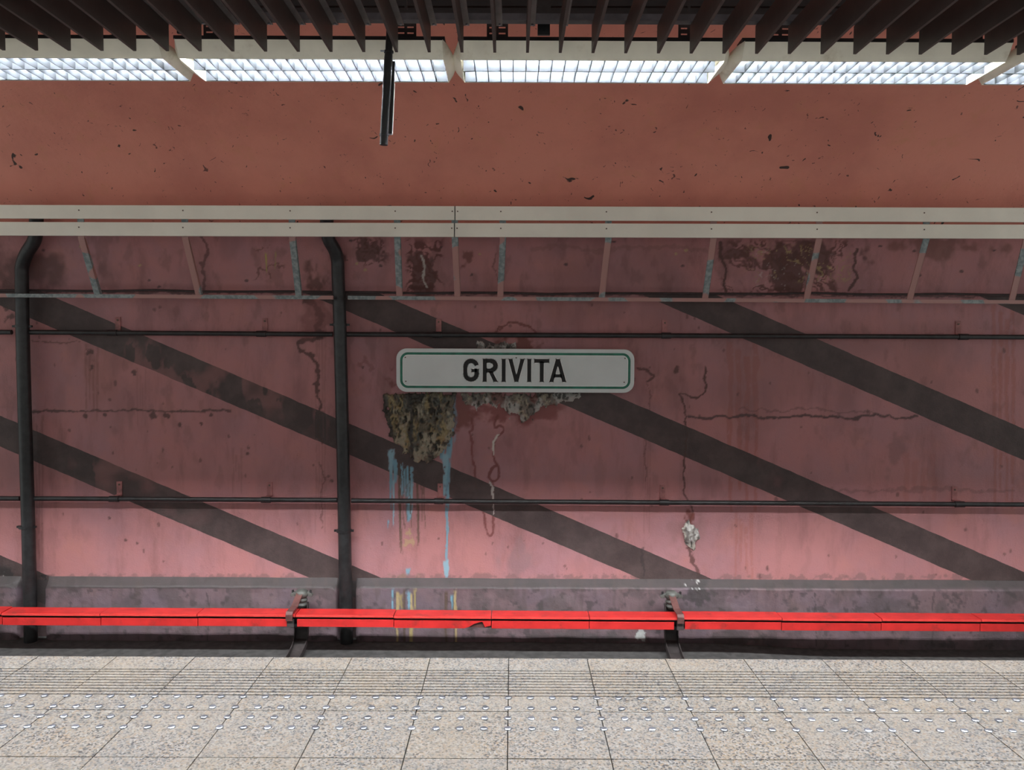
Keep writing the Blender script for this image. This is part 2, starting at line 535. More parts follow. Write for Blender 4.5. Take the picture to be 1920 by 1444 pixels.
# column of rust beside the drain pipe
st.line([(573, 566), (590, 575), (600, 596), (592, 615), (604, 632)], 8, DKRUST, .8, 7, 42)
st.line([(604, 632), (565, 640), (560, 655), (585, 667), (596, 690), (592, 720), (598, 755), (597, 800), (603, 830)], 4.5, DKRUST, .85, 5, 43)
st.blob(560, 555, 640, 660, (.20, .07, .065), .6, 30, .5, .2, 44)
st.line([(600, 870), (606, 900), (602, 945), (604, 990)], 2, DKRUST, .5, 4, 45)
# around the sign
st.line([(905, 628), (935, 616), (960, 602), (978, 608), (1000, 620), (1004, 628)], 3, RUST, .85, 4, 46)
st.blob(890, 630, 1020, 662, RUST, .85, 20, .42, .15, 47)
st.blob(715, 690, 760, 745, RUST, .7, 16, .48, .15, 48)
st.blob(670, 665, 712, 700, RUST, .4, 12, .55, .1, 49)
st.blob(805, 738, 905, 812, RUST, .85, 30, .40, .2, 50)
st.blob(865, 740, 1060, 800, (.19, .05, .045), .85, 26, .42, .2, 51)
LOOP = [(882, 785), (886, 805), (879, 812), (885, 830), (884, 850), (890, 880), (896, 920), (906, 950), (910, 985), (915, 1003), (922, 1003), (925, 970), (924, 930), (921, 905)]
st.line(LOOP, 3.4, (.17, .045, .04), .85, 3, 52)
st.line([(932, 780), (928, 800), (940, 800), (943, 810), (930, 818), (925, 835), (926, 860), (933, 875), (936, 890), (927, 902), (917, 895), (922, 878), (930, 874)], 3.2, (.17, .045, .04), .9, 2, 53)
st.line([(934, 814), (926, 828), (924, 840), (928, 853)], 2.6, PALE, .85, 2, 54)
st.line([(916, 903), (922, 915), (924, 930), (925, 965)], 2.2, (.5, .48, .45), .8, 3, 55)
# blue paint runs
for k, (x, y0, y1, w) in enumerate(((735, 842, 892, 10), (742, 862, 905, 8), (733, 888, 955, 5), (738, 900, 985, 3), (756, 868, 930, 11), (764, 875, 978, 12), (771, 905, 972, 7), (830, 818, 862, 12),
                                    (841, 822, 935, 9), (834, 850, 930, 8), (846, 800, 850, 5), (838, 930, 1090, 5), (838, 1050, 1094, 9), (728, 975, 990, 3), (766, 1066, 1078, 9))):
    st.drip(x, y0, y1, w, BLUE if k % 3 else (.24, .41, .49), .92, 70 + k)
st.blob(845, 740, 858, 830, BLUE, .6, 10, .45, .2, 86, 2)
for k in range(16):
    x = 745 + 50 * rng.random()
    st.line([(x, 850), (x + 2 * rng.normal(), 900 + 60 * rng.random()), (x + 2, 960 + 90 * rng.random())], 1.6, (.10, .065, .04), .6, 1.5, 90 + k)
st.blob(752, 985, 780, 1030, OCHRE, .6, 8, .55, .1, 107)
st.blob(700, 1068, 800, 1098, (.2, .14, .1), .7, 14, .5, .2, 108)
# cracks right of the sign
st.line([(1195, 690), (1212, 692), (1220, 700), (1228, 706), (1213, 716)], 2.6, DKRUST, .8, 3, 110, -.004)
st.line([(1213, 720), (1219, 735), (1216, 760), (1208, 840), (1210, 900)], 1.8, DKRUST, .5, 4, 111)
st.line([(1322, 690), (1318, 715), (1325, 728), (1308, 745), (1272, 740), (1283, 760), (1285, 790), (1289, 820), (1284, 850), (1283, 885), (1286, 930), (1299, 955), (1294, 975)], 2.8, DKRUST, .9, 3, 112, -.004)
st.blob(1262, 685, 1275, 705, DKRUST, .8, 8, .4, .2, 113)
st.line([(1290, 1030), (1300, 1048), (1306, 1070), (1309, 1088)], 4.5, DKRUST, .8, 5, 114)
st.blob(1280, 955, 1304, 985, RUST, .9, 10, .35, .2, 115)
st.line([(1207, 1030), (1205, 1050), (1211, 1075), (1206, 1095)], 4, BLACK, .6, 4, 116)
st.blob(1190, 1068, 1330, 1100, (.07, .06, .06), .75, 16, .5, .15, 117)
st.line([(1290, 781), (1340, 783), (1400, 779), (1440, 785), (1500, 780), (1570, 781), (1600, 785), (1640, 777), (1690, 785), (1720, 780)], 3, (.06, .035, .035), .85, 3, 118, -.006)
st.line([(1390, 766), (1460, 770), (1520, 766), (1560, 772), (1640, 775)], 2.6, (.12, .06, .06), .5, 5, 119)
st.line([(1690, 640), (1740, 625), (1780, 628)], 1.2, DKRUST, .4, 1, 120)
st.line([(1540, 920), (1640, 921), (1760, 917), (1900, 922)], 4, (.16, .08, .08), .45, 5, 121)
# left bay
st.line([(58, 772), (140, 771), (215, 770), (250, 768), (330, 772), (430, 770)], 2.6, (.07, .04, .035), .8, 2.5, 122, -.006)
st.line([(60, 640), (110, 642), (150, 640)], 1.6, DKRUST, .6, 2, 123)
for k, (x, y, r_) in enumerate(((288, 779, 9), (312, 780, 7), (339, 797, 6), (395, 778, 4), (160, 780, 5), (196, 778, 4), (168, 660, 8), (172, 690, 6), (252, 700, 7), (236, 1012, 4), (257, 1018, 3),
                              (204, 972, 4), (465, 851, 4), (377, 795, 4), (681, 690, 5), (20, 595, 8), (12, 580, 7))):
    st.blob(x - r_, y - r_, x + r_, y + r_, (.07, .035, .03), .8, 6, .36, .2, 130 + k)
st.blob(-40, 1062, 48, 1140, BLACK, .9, 18, .35, .15, 150)
st.blob(-40, 1072, 40, 1105, (.6, .6, .6), .9, 8, .56, .08, 151)
st.blob(60, 1078, 102, 1090, BLACK, .95, 12, .25, .15, 152)
# grubby seam above the plinth, dusty seam at the spring line
for x0 in range(-100, 2000, 60):
    st.blob(x0, 1074, x0 + 75, 1092, (.17, .10, .10), .6, 9, .5, .15, 300 + x0)
st.line([(-60, 546), (500, 549), (1000, 552), (1980, 556)], 3, (.06, .035, .035), .7, 3, 153)
for k in range(140):
    x, y = rng.uniform(0, 1920), rng.uniform(570, 1085)
    r_ = rng.uniform(1.5, 3.5)
    st.blob(x - r_, y - r_, x + r_, y + r_ * rng.uniform(1, 3), (.09, .045, .04), .6, 4, .33, .2, 400 + k)
lowband = np.where(st.py > 1088)[0]  # wall below the plinth top darkened evenly, pipe slots included
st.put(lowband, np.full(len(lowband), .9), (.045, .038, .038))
P[:, 1] += st.h + (fbm(st.px, st.py, 160, 77) - .5) * .014 * (P[:, 2] < Z_SPRING)
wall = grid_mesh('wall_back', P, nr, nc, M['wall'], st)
tag(wall, 'pink plaster station wall painted with slanting dark brown stripes and water stains', kind='structure')

vp = spline([(7.61, cz + 1.13), (7.44, cz + 1.40), (7.16, cz + 1.72), (6.75, cz + 2.0), (6.1, cz + 2.28), (5.2, cz + 2.48), (4.0, cz + 2.6), (2.0, cz + 2.66), (-3.0, cz + 2.68)], 70)
xv = np.arange(-7.5, 7.51, .25)
P = np.empty((len(vp), len(xv), 3)); P[:, :, 0] = xv; P[:, :, 1] = vp[:, None, 0]; P[:, :, 2] = vp[:, None, 1]
o = grid_mesh('ceiling', P.reshape(-1, 3), len(vp), len(xv), M['vault'])
tag(o, 'brown-red plastered vault curving up over the track', kind='structure')


# mineral crusts growing out of the wall
def crust(poly, height, seed, tones, label):
    xs_ = [p[0] for p in poly]; ys_ = [p[1] for p in poly]
    a, b = PY(min(xs_) - 6, max(ys_) + 6, YW), PY(max(xs_) + 6, min(ys_) - 6, YW)
    gx = np.arange(a.x, b.x, .0065); gz = np.arange(a.z, b.z, .0065)
    P = np.empty((len(gz), len(gx), 3)); P[:, :, 0] = gx; P[:, :, 1] = YW; P[:, :, 2] = gz[:, None]
    P = P.reshape(-1, 3); s = Stain(P); x, y = s.px, s.py
    ins = np.zeros(len(P), bool)
    for (x0, y0), (x1, y1) in zip(poly, poly[1:] + poly[:1]):
        c_ = ((y0 > y) != (y1 > y)) & (x < (x1 - x0) * (y - y0) / (y1 - y0 + 1e-9) + x0); ins ^= c_
    d = dist_poly(x, y, poly + poly[:1]) * np.where(ins, 1, -1)
    d = d + (fbm(x, y, 12, seed) - .5) * 20 + (fbm(x, y * .25, 7, seed + 40) - .5) * 16
    dome = np.sqrt(np.clip(d / 26, 0, 1))
    wx = x + 9 * (fbm(x, y, 10, seed + 60) - .5)
    ridg = 1 - np.abs(2 * fbm(wx, y * .55, 8, seed + 1) - 1) * 2.6
    P[:, 1] -= .004 + height * dome * (.45 + .55 * fbm(x, y, 26, seed + 2)) + .030 * dome * ridg
    s.lay(np.ones(len(P)), tones[0])
    for k, tn in enumerate(tones[1:]):
        s.lay(sstep(.50, .62, fbm(wx, y * (.3 if k % 2 else .7), 6 + 6 * k, seed + 11 + k)) * .85, tn)
    s.lay(sstep(.35, -.1, ridg) * .85, (.035, .03, .025))
    o = grid_mesh('mineral_crust', P, len(gz), len(gx), M['crust'], s, wall, d > -1)
    o['label'] = label


crust([(724, 738), (800, 736), (852, 738), (853, 790), (846, 826), (832, 842), (818, 856), (800, 868), (778, 864), (758, 848), (740, 828), (723, 786)], .06, 500,
      [(.14, .115, .08), (.085, .09, .08), (.31, .24, .12), (.34, .30, .22), (.035, .03, .028)], 'shaggy olive and ochre mineral crust hanging below the sign corner')
crust([(868, 737), (1088, 737), (1070, 756), (1046, 752), (1020, 764), (1000, 772), (998, 792), (978, 792), (972, 772), (962, 774), (955, 784), (948, 766), (930, 762), (910, 758), (884, 770), (872, 756)], .035, 520,
      [(.20, .16, .13), (.34, .29, .21), (.14, .12, .11), (.40, .38, .35), (.15, .05, .04)], 'ragged grey mineral crust under the sign lettering')
crust([(1276, 980), (1296, 976), (1310, 990), (1312, 1012), (1300, 1028), (1284, 1022), (1278, 1000)], .03, 540,
      [(.42, .40, .37), (.58, .57, .54), (.12, .10, .09), (.5, .46, .40)], 'small white mineral lump on a crack')
crust([(895, 644), (940, 641), (966, 643), (970, 657), (895, 657)], .02, 560,
      [(.22, .19, .17), (.5, .48, .45), (.08, .06, .06)], 'thin white mineral rim above the sign')

# ------------------------------------------------------------------ plinth along the wall foot
YP = 7.70
BOT = [(-1200, 1211), (0, 1211), (300, 1211), (560, 1212), (800, 1212), (900, 1213), (960, 1211), (1050, 1206), (1130, 1208), (1240, 1210), (1400, 1216), (1500, 1223), (1650, 1227), (1920, 1227), (3200, 1227)]
def plinth(x0, x1, seed):
    a, b = PY(x0, 1100, YP).x, PY(x1, 1100, YP).x
    gx = np.arange(a, b + .011, .0115); n = len(gx)
    ztop_w, ztop = PY(960, 1084, YW).z, PY(960, 1103, YP).z
    pxs = 960 + gx * F_PX / YP
    zb = np.array([PY(960, q, YP).z for q in np.interp(pxs, [p[0] for p in BOT], [p[1] + 2 - (p[0] - 960) * ROLL for p in BOT])])
    zb += (fbm(pxs, pxs * 0, 30, seed) - .5) * .02
    edge = np.minimum(gx - gx[0], gx[-1] - gx)
    rnd = np.clip(1 - edge / .09, 0, 1) ** 2
    rows = []
    for k in range(5):                       # sloping grey top
        f = k / 4
        rows.append(np.stack([gx, YW + .005 + (YP + .02 - YW) * f + 0 * gx, ztop_w + (ztop + .012 - ztop_w) * f - rnd * .07 * f], 1))
    m = 48
    for k in range(m):
        f = k / (m - 1); zt = ztop - rnd * .07
        z = zt + (zb - zt) * f
        bulge = (fbm(pxs, z * 190, 70, seed + 2, 5) - .5) * .03 + (fbm(pxs, z * 190, 14, seed + 4, 3) - .5) * .008
        rows.append(np.stack([gx, YP + bulge + rnd * .03, z], 1))
    rows.append(rows[-1] + np.array([0, .004, -.0005])); rows.append(np.stack([gx, YP + .03 + 0 * gx, zb + .004], 1)); rows.append(np.stack([gx, YW - .02 + 0 * gx, zb + .005], 1))
    P = np.stack(rows)
    for side in (0, -1): P[:, side, 1] = YW + .005
    nr_ = P.shape[0]; P = P.reshape(-1, 3)
    s = Stain(P)
    top = np.where(s.py < 1104)[0]
    s.put(top, sstep(1104.5, 1102.5, s.py[top]) * (.7 + .3 * fbm(s.px[top], s.py[top], 20, seed)), (.055, .052, .05))
    s.lay(sstep(.5, .68, fbm(s.px, s.py, 50, seed + 5, 5)) * .55, (.075, .062, .062))
    s.lay(sstep(.60, .72, fbm(s.px, s.py, 13, seed + 6, 4)) * .7, (.06, .05, .05))
    s.lay(sstep(.58, .75, fbm(s.px * 1.0, s.py * .25, 12, seed + 7, 3)) * .4, (.09, .07, .065))
    for k, x in enumerate((736, 745, 752, 758, 766, 772, 779, 836, 848, 854)):
        s.drip(x, 1106 + 4 * (k % 3), 1142 + 64 * (k % 2), 5, (BLUE, OCHRE, (.3, .24, .1), (.09, .06, .04))[k % 4], .85, seed + 20 + k)
    s.drip(770, 1172, 1212, 8, (.36, .29, .12), .85, seed + 31)
    s.blob(1270, 1084, 1340, 1140, (.05, .045, .045), .8, 16, .45, .15, seed + 40)
    s.blob(1280, 1086, 1325, 1112, (.6, .6, .58), .9, 7, .62, .06, seed + 41)
    s.blob(1186, 1176, 1214, 1206, (.5, .52, .5), .8, 8, .5, .1, seed + 42)
    s.blob(1310, 1178, 1460, 1212, (.06, .05, .05), .7, 24, .42, .2, seed + 43)
    s.blob(960, 1175, 1190, 1212, (.08, .07, .07), .6, 24, .42, .2, seed + 44)
    s.line([(852, 1105), (850, 1140), (852, 1210)], 1.5, (.05, .04, .04), .7, 1, seed + 45)
    s.line([(388, 1112), (392, 1140), (388, 1210)], 1.5, (.05, .04, .04), .7, 2, seed + 46)
    s.line([(1528, 1112), (1530, 1210)], 1.5, (.05, .04, .04), .7, 2, seed + 47)
    s.line([(1750, 1112), (1748, 1210)], 1.5, (.05, .04, .04), .6, 2, seed + 48)
    o = grid_mesh('baseboard_back', P, nr_, n, M['plinth'], s)
    return o
for k, (x0, x1, lb) in enumerate(((-500, 30, 'mauve-grey concrete plinth left of the bent drain pipes, black and white with rubble'),
                                  (80, 631, 'mauve-grey concrete plinth between the two drain pipes'),
                                  (664, 2450, 'long mauve-grey concrete plinth streaked with blue and ochre below the sign'))):
    tag(plinth(x0, x1, 600 + 60 * k), lb, kind='structure')

# ------------------------------------------------------------------ track bed
gx = np.arange(-7.5, 7.6, .15); gy = np.array([4.0, 5.0, 6.0, 6.8, 7.1, 7.3, 7.45, 7.55, 7.65, 7.72, 7.82])
P = np.empty((len(gy), len(gx), 3)); P[:, :, 0] = gx; P[:, :, 1] = gy[:, None]
drop = sstep(1.9, 3.2, gx)
P[:, :, 2] = GROUND - .055 * drop[None, :] - .01 * (7.82 - gy[:, None]).clip(0, .4)
o = grid_mesh('floor_track_bed', P.reshape(-1, 3), len(gy), len(gx), M['ground'])
tag(o, 'dark grey concrete track bed at the foot of the wall', kind='structure')

# ------------------------------------------------------------------ platform
EDGE = PZ(953, 1234, 0).y
TW = .40
X0 = PZ(953, 1300, 0).x
floor = MB().box((-7.5, -3.0, -1.45), (7.5, EDGE - .004, -.03)).build('floor', M['grout'])
tag(floor, 'granite platform floor with tactile grooves and steel studs', kind='structure')
D1, D2 = .60, .40
G = .0022
Y1 = EDGE - D1
def tile_edge():
    yf, yn = EDGE, Y1 + G
    g0, g1 = PZ(953, 1258, 0).y, PZ(953, 1305, 0).y
    prof = [(yf, -.03), (yf, -.003), (yf - .003, 0)]
    for k in range(10):
        yc = g0 + (g1 - g0) * k / 9
        prof += [(yc + .0045, 0), (yc + .0028, -.006), (yc - .0028, -.006), (yc - .0045, 0)]
    prof += [(yn, 0), (yn, -.03)]
    a = [(-TW / 2 + G, y - EDGE, z) for y, z in prof]; b = [(TW / 2 - G, y - EDGE, z) for y, z in prof]
    return MB().sweep(a, b)
first = {}
def tiles(key, make, yc):
    for k in range(-14, 14):
        loc = (X0 + (k + .5) * TW, yc, random.uniform(-.0006, .0006))
        if key not in first:
            o = make().build('tile', M['granite']); o.parent = floor; o.location = loc; first[key] = o
        else:
            share(first[key], 'tile', floor, loc)
tiles('edge', tile_edge, EDGE)
def tile_sq():
    return MB().box((-TW / 2 + G, -D2 / 2 + G, -.03), (TW / 2 - G, D2 / 2 - G, 0))
for r_ in range(4):
    tiles('sq', tile_sq, Y1 - D2 * (r_ + .5))
o = MB().box((-7.5, -3.0, -.03), (7.5, Y1 - 4 * D2 - G, 0)).build('floor_platform', M['granite'])
tag(o, 'granite platform floor continuing behind the tiled edge', kind='structure')
# studs
def stud():
    mb = MB(); n = 20
    ring = []
    for (rr, z) in ((.0165, 0), (.0160, .0035), (.0115, .0058), (.0100, .0058), (.0, .0060)):
        ring.append((rr, z))
    vs, fs = [], []
    for j, (rr, z) in enumerate(ring[:-1]):
        for k in range(n):
            q = rr * (1 if (j > 1 or k % 2) else .93)
            vs.append((q * math.cos(2 * math.pi * k / n), q * math.sin(2 * math.pi * k / n), z))
    vs.append((0, 0, .0060))
    for j in range(len(ring) - 2):
        for k in range(n): fs.append((j * n + k, j * n + (k + 1) % n, (j + 1) * n + (k + 1) % n, (j + 1) * n + k))
    j = len(ring) - 2
    for k in range(n): fs.append((j * n + k, j * n + (k + 1) % n, len(vs) - 1))
    fs.append(tuple(range(n))[::-1])
    return mb.add(vs, fs)
s0 = None
for y_px in (1309, 1328.5, 1347.5, 1367):
    yy = PZ(953, y_px, 0).y
    for k in range(-25, 27):
        loc = (X0 + k * .1, yy, .0005)
        if s0 is None:
            s0 = stud().build('tactile_stud', M['stud'], smooth=True); s0.parent = floor; s0.location = loc
            s0['label'] = 'polished steel tactile stud'
        else:
            q = share(s0, 'tactile_stud', floor, loc); q.rotation_euler = (random.uniform(-.06, .06), random.uniform(-.06, .06), random.uniform(0, 3))

# ------------------------------------------------------------------ drain pipes
YD = 7.675
def drain(path_px, r_, collars, label):
    pts = [PY(x, y, Y) for x, y, Y in path_px]
    base = pts[0]
    t = empty('drain_pipe', base)
    p = [np.array(q) for q in pts]
    sm = spline(p[1:], 40)
    MB().tube([p[0]] + [Vector(q) for q in sm], r_, 18).build('pipe', M['blackpipe'], t, True)
    for (x, y) in collars:
        c_ = PY(x, y, YD)
        col = MB().tube([c_ - Vector((0, 0, .012)), c_ + Vector((0, 0, .012))], r_ + .010, 18).build('collar', M['blackpipe'], t, True)
        for sg in (-1, 1):
            MB().box(c_ + Vector((sg * (r_ + .005), -.012, -.010)), c_ + Vector((sg * (r_ + .032), .012, .010))).build('lug', M['blackpipe'], col)
    tag(t, label, 'pipe')
    return t
drain([(58, 1212, YD), (57, 1150, YD), (52, 950, YD), (46, 760, YD), (42, 600, YD), (41, 520, YD), (42, 497, YD - .01), (50, 475, YD - .06), (64, 452, YD - .12), (68, 430, YD - .16), (68, 400, YD - .22)],
      .060, ((42, 612), (50, 988)), 'black drain pipe whose top bends right, beside the short pipe stub')
drain([(650, 1211, YD), (649, 1150, YD), (645, 950, YD), (641, 760, YD), (637, 600, YD), (634, 520, YD), (633, 490, YD - .01), (628, 470, YD - .06), (617, 450, YD - .12), (613, 430, YD - .16), (613, 400, YD - .22)],
      .062, ((637, 609), (645, 995)), 'black drain pipe whose top bends left, nearest the station sign')

# ------------------------------------------------------------------ horizontal wall pipes
YH = 7.692
def wall_pipe(x0, y0, x1, y1, brackets, label):
    a, b = PY(x0, y0, YH), PY(x1, y1, YH)
    t = empty('wall_pipe', a)
    MB().tube([a, a.lerp(b, .33), a.lerp(b, .67), b], .0235, 12).build('pipe', M['blackpipe'], t, True)
    for bx in brackets:
        c_ = a.lerp(b, (bx - x0) / (x1 - x0))
        br = MB().box((c_.x - .022, YW - .012, c_.z + .015), (c_.x + .030, YW + .01, c_.z + .155))
        br.box((c_.x - .022, c_.y + .01, c_.z + .015), (c_.x + .030, YW, c_.z + .028))
        br = br.build('bracket', M['wallpaint'], t)
        MB().tube([(c_.x + .004, YW - .012, c_.z + .125), (c_.x + .004, YW - .019, c_.z + .125)], .009, 8).build('bolt', M['screw'], br)
        MB().tube([(c_.x - .045, c_.y, c_.z), (c_.x + .045, c_.y, c_.z)], .030, 12).build('clamp', M['blackpipe'], t, True)
    tag(t, label, 'pipe')
wall_pipe(-420, 621, 22, 623, (), 'short black pipe stub with a capped end, upper run left of the drain pipe')
wall_pipe(55, 623, 624, 627, (211, 490), 'black horizontal pipe between the two drain pipes, upper run')
wall_pipe(651, 627, 2350, 634, (820, 1249, 1806), 'black horizontal pipe passing just above the station sign')
wall_pipe(-420, 933, 37, 935, (), 'black horizontal pipe end left of the drain pipe, lower run')
wall_pipe(65, 935, 632, 938, (214, 499), 'black horizontal pipe between the two drain pipes, lower run')
wall_pipe(659, 939, 2350, 949, (823, 1245, 1799), 'long black horizontal pipe below the station sign, lower run')

# ------------------------------------------------------------------ cable at the spring line
a, b = PY(-700, 542, 7.757), PY(2600, 556, 7.757)
pts = [a.lerp(b, k / 40) + Vector((0, 0, .012 * math.sin(k * 1.7) * (k % 3 == 0))) for k in range(41)]
tag(MB().tube(pts, .011, 8).build('cable', M['cable'], None, True), 'thin dark cable running along the wall behind the strut frame', 'cable')

# ------------------------------------------------------------------ fascia boards and strut frame
YF = 7.25
SX = (-45, 152, 347, 548, 745, 853, 943, 1141, 1338, 1536, 1737, 1925)
SB = (-20, 183, 373, 560, 749, 858, 938, 1128, 1322, 1512, 1705, 1897)
def fascia(x0, x1, ya, yb, label):        # y values at x=0 and x=1920 for the top and bottom
    f = lambda x, y: y[0] + (y[1] - y[0]) * x / 1920
    p = [PY(x0, f(x0, yb), YF), PY(x1, f(x1, yb), YF), PY(x1, f(x1, ya), YF), PY(x0, f(x0, ya), YF)]
    t = empty('fascia_board', p[0])
    MB().prism(p, (0, .022, 0)).build('board', M['fascia'], t, bevel=.003)
    for sx in SX:
        xx = sx - 4
        if x0 < xx < x1 and abs(xx - 849) > 3 or sx == 853:
            if sx == 853: xx = x1 - 4 if x1 < 1000 else x0 + 4
            c_ = PY(xx, f(xx, ya) * .62 + f(xx, yb) * .38, YF)
            MB().tube([c_ + Vector((0, .001, 0)), c_ - Vector((0, .003, 0))], .0065, 8).build('screw', M['screw'], t)
    tag(t, label, 'fascia board', 'fascia boards above the strut frame')
TOPU, BOTU, TOPL, BOTL = (384, 389.5), (409.5, 416.5), (416, 421), (441.5, 447.5)
fascia(-560, 852, TOPU, BOTU, 'upper grey-beige fascia board above the drain pipes')
fascia(854, 2480, TOPU, BOTU, 'upper grey-beige fascia board above the right of the sign')
fascia(-560, 851, TOPL, BOTL, 'lower grey-beige fascia board above the drain pipes')
fascia(853, 2480, TOPL, BOTL, 'lower grey-beige fascia board above the right of the sign')
YB = 7.565
fr = empty('strut_frame', PY(960, 560, YB))
tag(fr, 'galvanised strut frame with pink paint patches under the fascia boards', 'metal frame')
ybar = lambda x: 553.5 + (566 - 553.5) * x / 1920
for sx, sb in zip(SX, SB):
    top, bot = PY(sx, 446 + sx * .002, YF + .032), PY(sb, ybar(sb), YB)
    up = top + Vector((-.004, 0, .29))
    w = Vector((.029, 0, 0)); n1 = Vector((0, .010, .006)); n2 = Vector((0, .012, 0))
    mb = MB()
    mb.hexa([bot - w, bot + w, bot + w + n1, bot - w + n1, top - w, top + w, top + w + n2, top - w + n2])
    mb.hexa([top - w, top + w, top + w + n2, top - w + n2, up - w, up + w, up + w + n2, up - w + n2])
    mb.hexa([bot + w - Vector((.004, 0, 0)), bot + w, bot + w + n1 * 3.2, bot + w - Vector((.004, 0, 0)) + n1 * 3.2,
             top + w - Vector((.004, 0, 0)), top + w, top + w + n2 * 2.4, top + w - Vector((.004, 0, 0)) + n2 * 2.4])
    mb.build('strut', M['galv'], fr)
for x0, x1 in ((-560, 624), (652, 2480)):
    a, b = PY(x0, ybar(x0) - 3, YB - .012), PY(x1, ybar(x1) - 3, YB - .012)
    MB().hexa([a, b, b + Vector((0, .035, 0)), a + Vector((0, .035, 0)), a - Vector((0, 0, .034)), b - Vector((0, 0, .034)),
               b + Vector((0, .035, -.034)), a + Vector((0, .035, -.034))]).build('rail', M['galv'], fr)

# ------------------------------------------------------------------ station sign
YS = 7.63
c0, c1 = PY(743, 735, YS), PY(1190, 655, YS)
SW, SH = c1.x - c0.x, c1.z - c0.z
SC = (c0 + c1) / 2
sign = empty('station_sign', (SC.x, YS + .03, c0.z))
tag(sign, 'white station name sign with green border reading GRIVITA', 'sign')
def rrect(w, h, r_, n=8):
    out = []
    for cx, cz_, a0 in ((w / 2 - r_, h / 2 - r_, 0), (-w / 2 + r_, h / 2 - r_, 90), (-w / 2 + r_, -h / 2 + r_, 180), (w / 2 - r_, -h / 2 + r_, 270)):
        for k in range(n + 1):
            a = math.radians(a0 + 90 * k / n); out.append((cx + r_ * math.cos(a), cz_ + r_ * math.sin(a)))
    return out
S3 = lambda p, y: Vector((SC.x + p[0], y, SC.z + p[1]))
MB().prism([S3(p, YS) for p in rrect(SW, SH, .10)], (0, .035, 0)).build('panel', M['signwhite'], sign, bevel=.006)
k_ = SW / 447
def ring(w0, h0, r0, th, y, d):
    a, b = rrect(w0, h0, r0), rrect(w0 - 2 * th, h0 - 2 * th, r0 - th)
    n = len(a); mb = MB()
    vs = [S3(p, y) for p in a] + [S3(p, y) for p in b]; vs += [q + Vector((0, d, 0)) for q in vs]
    fs = []
    for i in range(n):
        j = (i + 1) % n
        fs += [(i, j, n + j, n + i), (2 * n + i, 3 * n + i, 3 * n + j, 2 * n + j), (i, 2 * n + i, 2 * n + j, j), (n + i, n + j, 3 * n + j, 3 * n + i)]
    return mb.add(vs, fs)
ring(SW - 15 * k_, SH - 15 * k_, .075, 4.4 * k_, YS - .0025, .004).build('border', M['green'], sign)
ring(SW - 24 * k_, SH - 24 * k_, .056, 1.0 * k_, YS - .002, .004).build('border_edge', M['outline'], sign)
def arc_pts(cx, cy, r_, a0, a1, n=10):
    return [(cx + r_ * math.cos(math.radians(a0 + (a1 - a0) * k / n)), cy + r_ * math.sin(math.radians(a0 + (a1 - a0) * k / n))) for k in range(n + 1)]
def ribbon(path, w):
    L, R = [], []
    for i, p in enumerate(path):
        a = Vector(path[max(i - 1, 0)]); b = Vector(path[min(i + 1, len(path) - 1)])
        d1 = (Vector(p) - a); d2 = (b - Vector(p))
        d = ((d1.normalized() if d1.length else Vector((0, 0))) + (d2.normalized() if d2.length else Vector((0, 0)))).normalized()
        nrm = Vector((-d.y, d.x)); ref = (d2 if d2.length else d1).normalized()
        mit = 1 / max(.5, abs(nrm.dot(Vector((-ref.y, ref.x)))))
        L.append(tuple(Vector(p) + nrm * w / 2 * mit)); R.append(tuple(Vector(p) - nrm * w / 2 * mit))
    return L + R[::-1]
sw = .172; hs = sw / 2
GLYPH = {
    'G': (.686, [ribbon(arc_pts(.343, 1 - .343, .343 - hs, 12, 180) + arc_pts(.343, .343, .343 - hs, 180, 360) + [(.686 - hs, .36), (.686 - hs, .545)], sw),
                 [(.36, .415), (.60, .415), (.60, .545), (.36, .545)]]),
    'R': (.665, [[(0, 0), (sw, 0), (sw, 1), (0, 1)], ribbon([(sw * .9, 1 - hs)] + [(.36, 1 - hs)] + arc_pts(.36, .70, .30 - hs, 88, -88) + [(sw * .9, .40 + hs)], sw),
                 [(.26, .45), (.43, .45), (.665, 0), (.48, 0)]]),
    'I': (sw, [[(0, 0), (sw, 0), (sw, 1), (0, 1)]]),
    'V': (.715, [[(0, 1), (.175, 1), (.3575, .27), (.54, 1), (.715, 1), (.44, 0), (.275, 0)]]),
    'T': (.667, [[(0, 1 - sw * .95), (.667, 1 - sw * .95), (.667, 1), (0, 1)], [(.3335 - hs, 0), (.3335 + hs, 0), (.3335 + hs, .9), (.3335 - hs, .9)]]),
    'A': (.75, [[(0, 0), (.175, 0), (.375, .74), (.575, 0), (.75, 0), (.46, 1), (.29, 1)], [(.18, .20), (.57, .20), (.53, .335), (.22, .335)]]),
}
CH = 43 * k_
for ch, xpx in zip('GRIVITA', (869, 905.5, 941, 953.5, 989, 1002, 1030.5)):
    wd, polys = GLYPH[ch]
    ox = (xpx - 743) * k_ - SW / 2; oz = -CH / 2 + 0.5 * k_
    T2 = lambda p: (ox + p[0] * CH * .98, oz + p[1] * CH)
    mb = MB()
    for pl in polys: mb.prism([S3(T2(p), YS - .004) for p in pl], (0, .005, 0))
    lt = mb.build('letter', M['ink'], sign); lt['label'] = 'black letter ' + ch
    mb = MB()
    for pl in polys:
        q = [Vector(T2(p)) for p in pl]
        for a, b in zip(q, q[1:] + q[:1]):
            d = (b - a)
            if d.length < 1e-5: continue
            d.normalize(); nn = Vector((-d.y, d.x)) * 1.15 * k_; e_ = d * .8 * k_
            mb.prism([S3(z, YS - .0018) for z in (a - e_ - nn, b + e_ - nn, b + e_ + nn, a - e_ + nn)], (0, .003, 0))
    mb.build('letter_outline', M['outline'], lt)
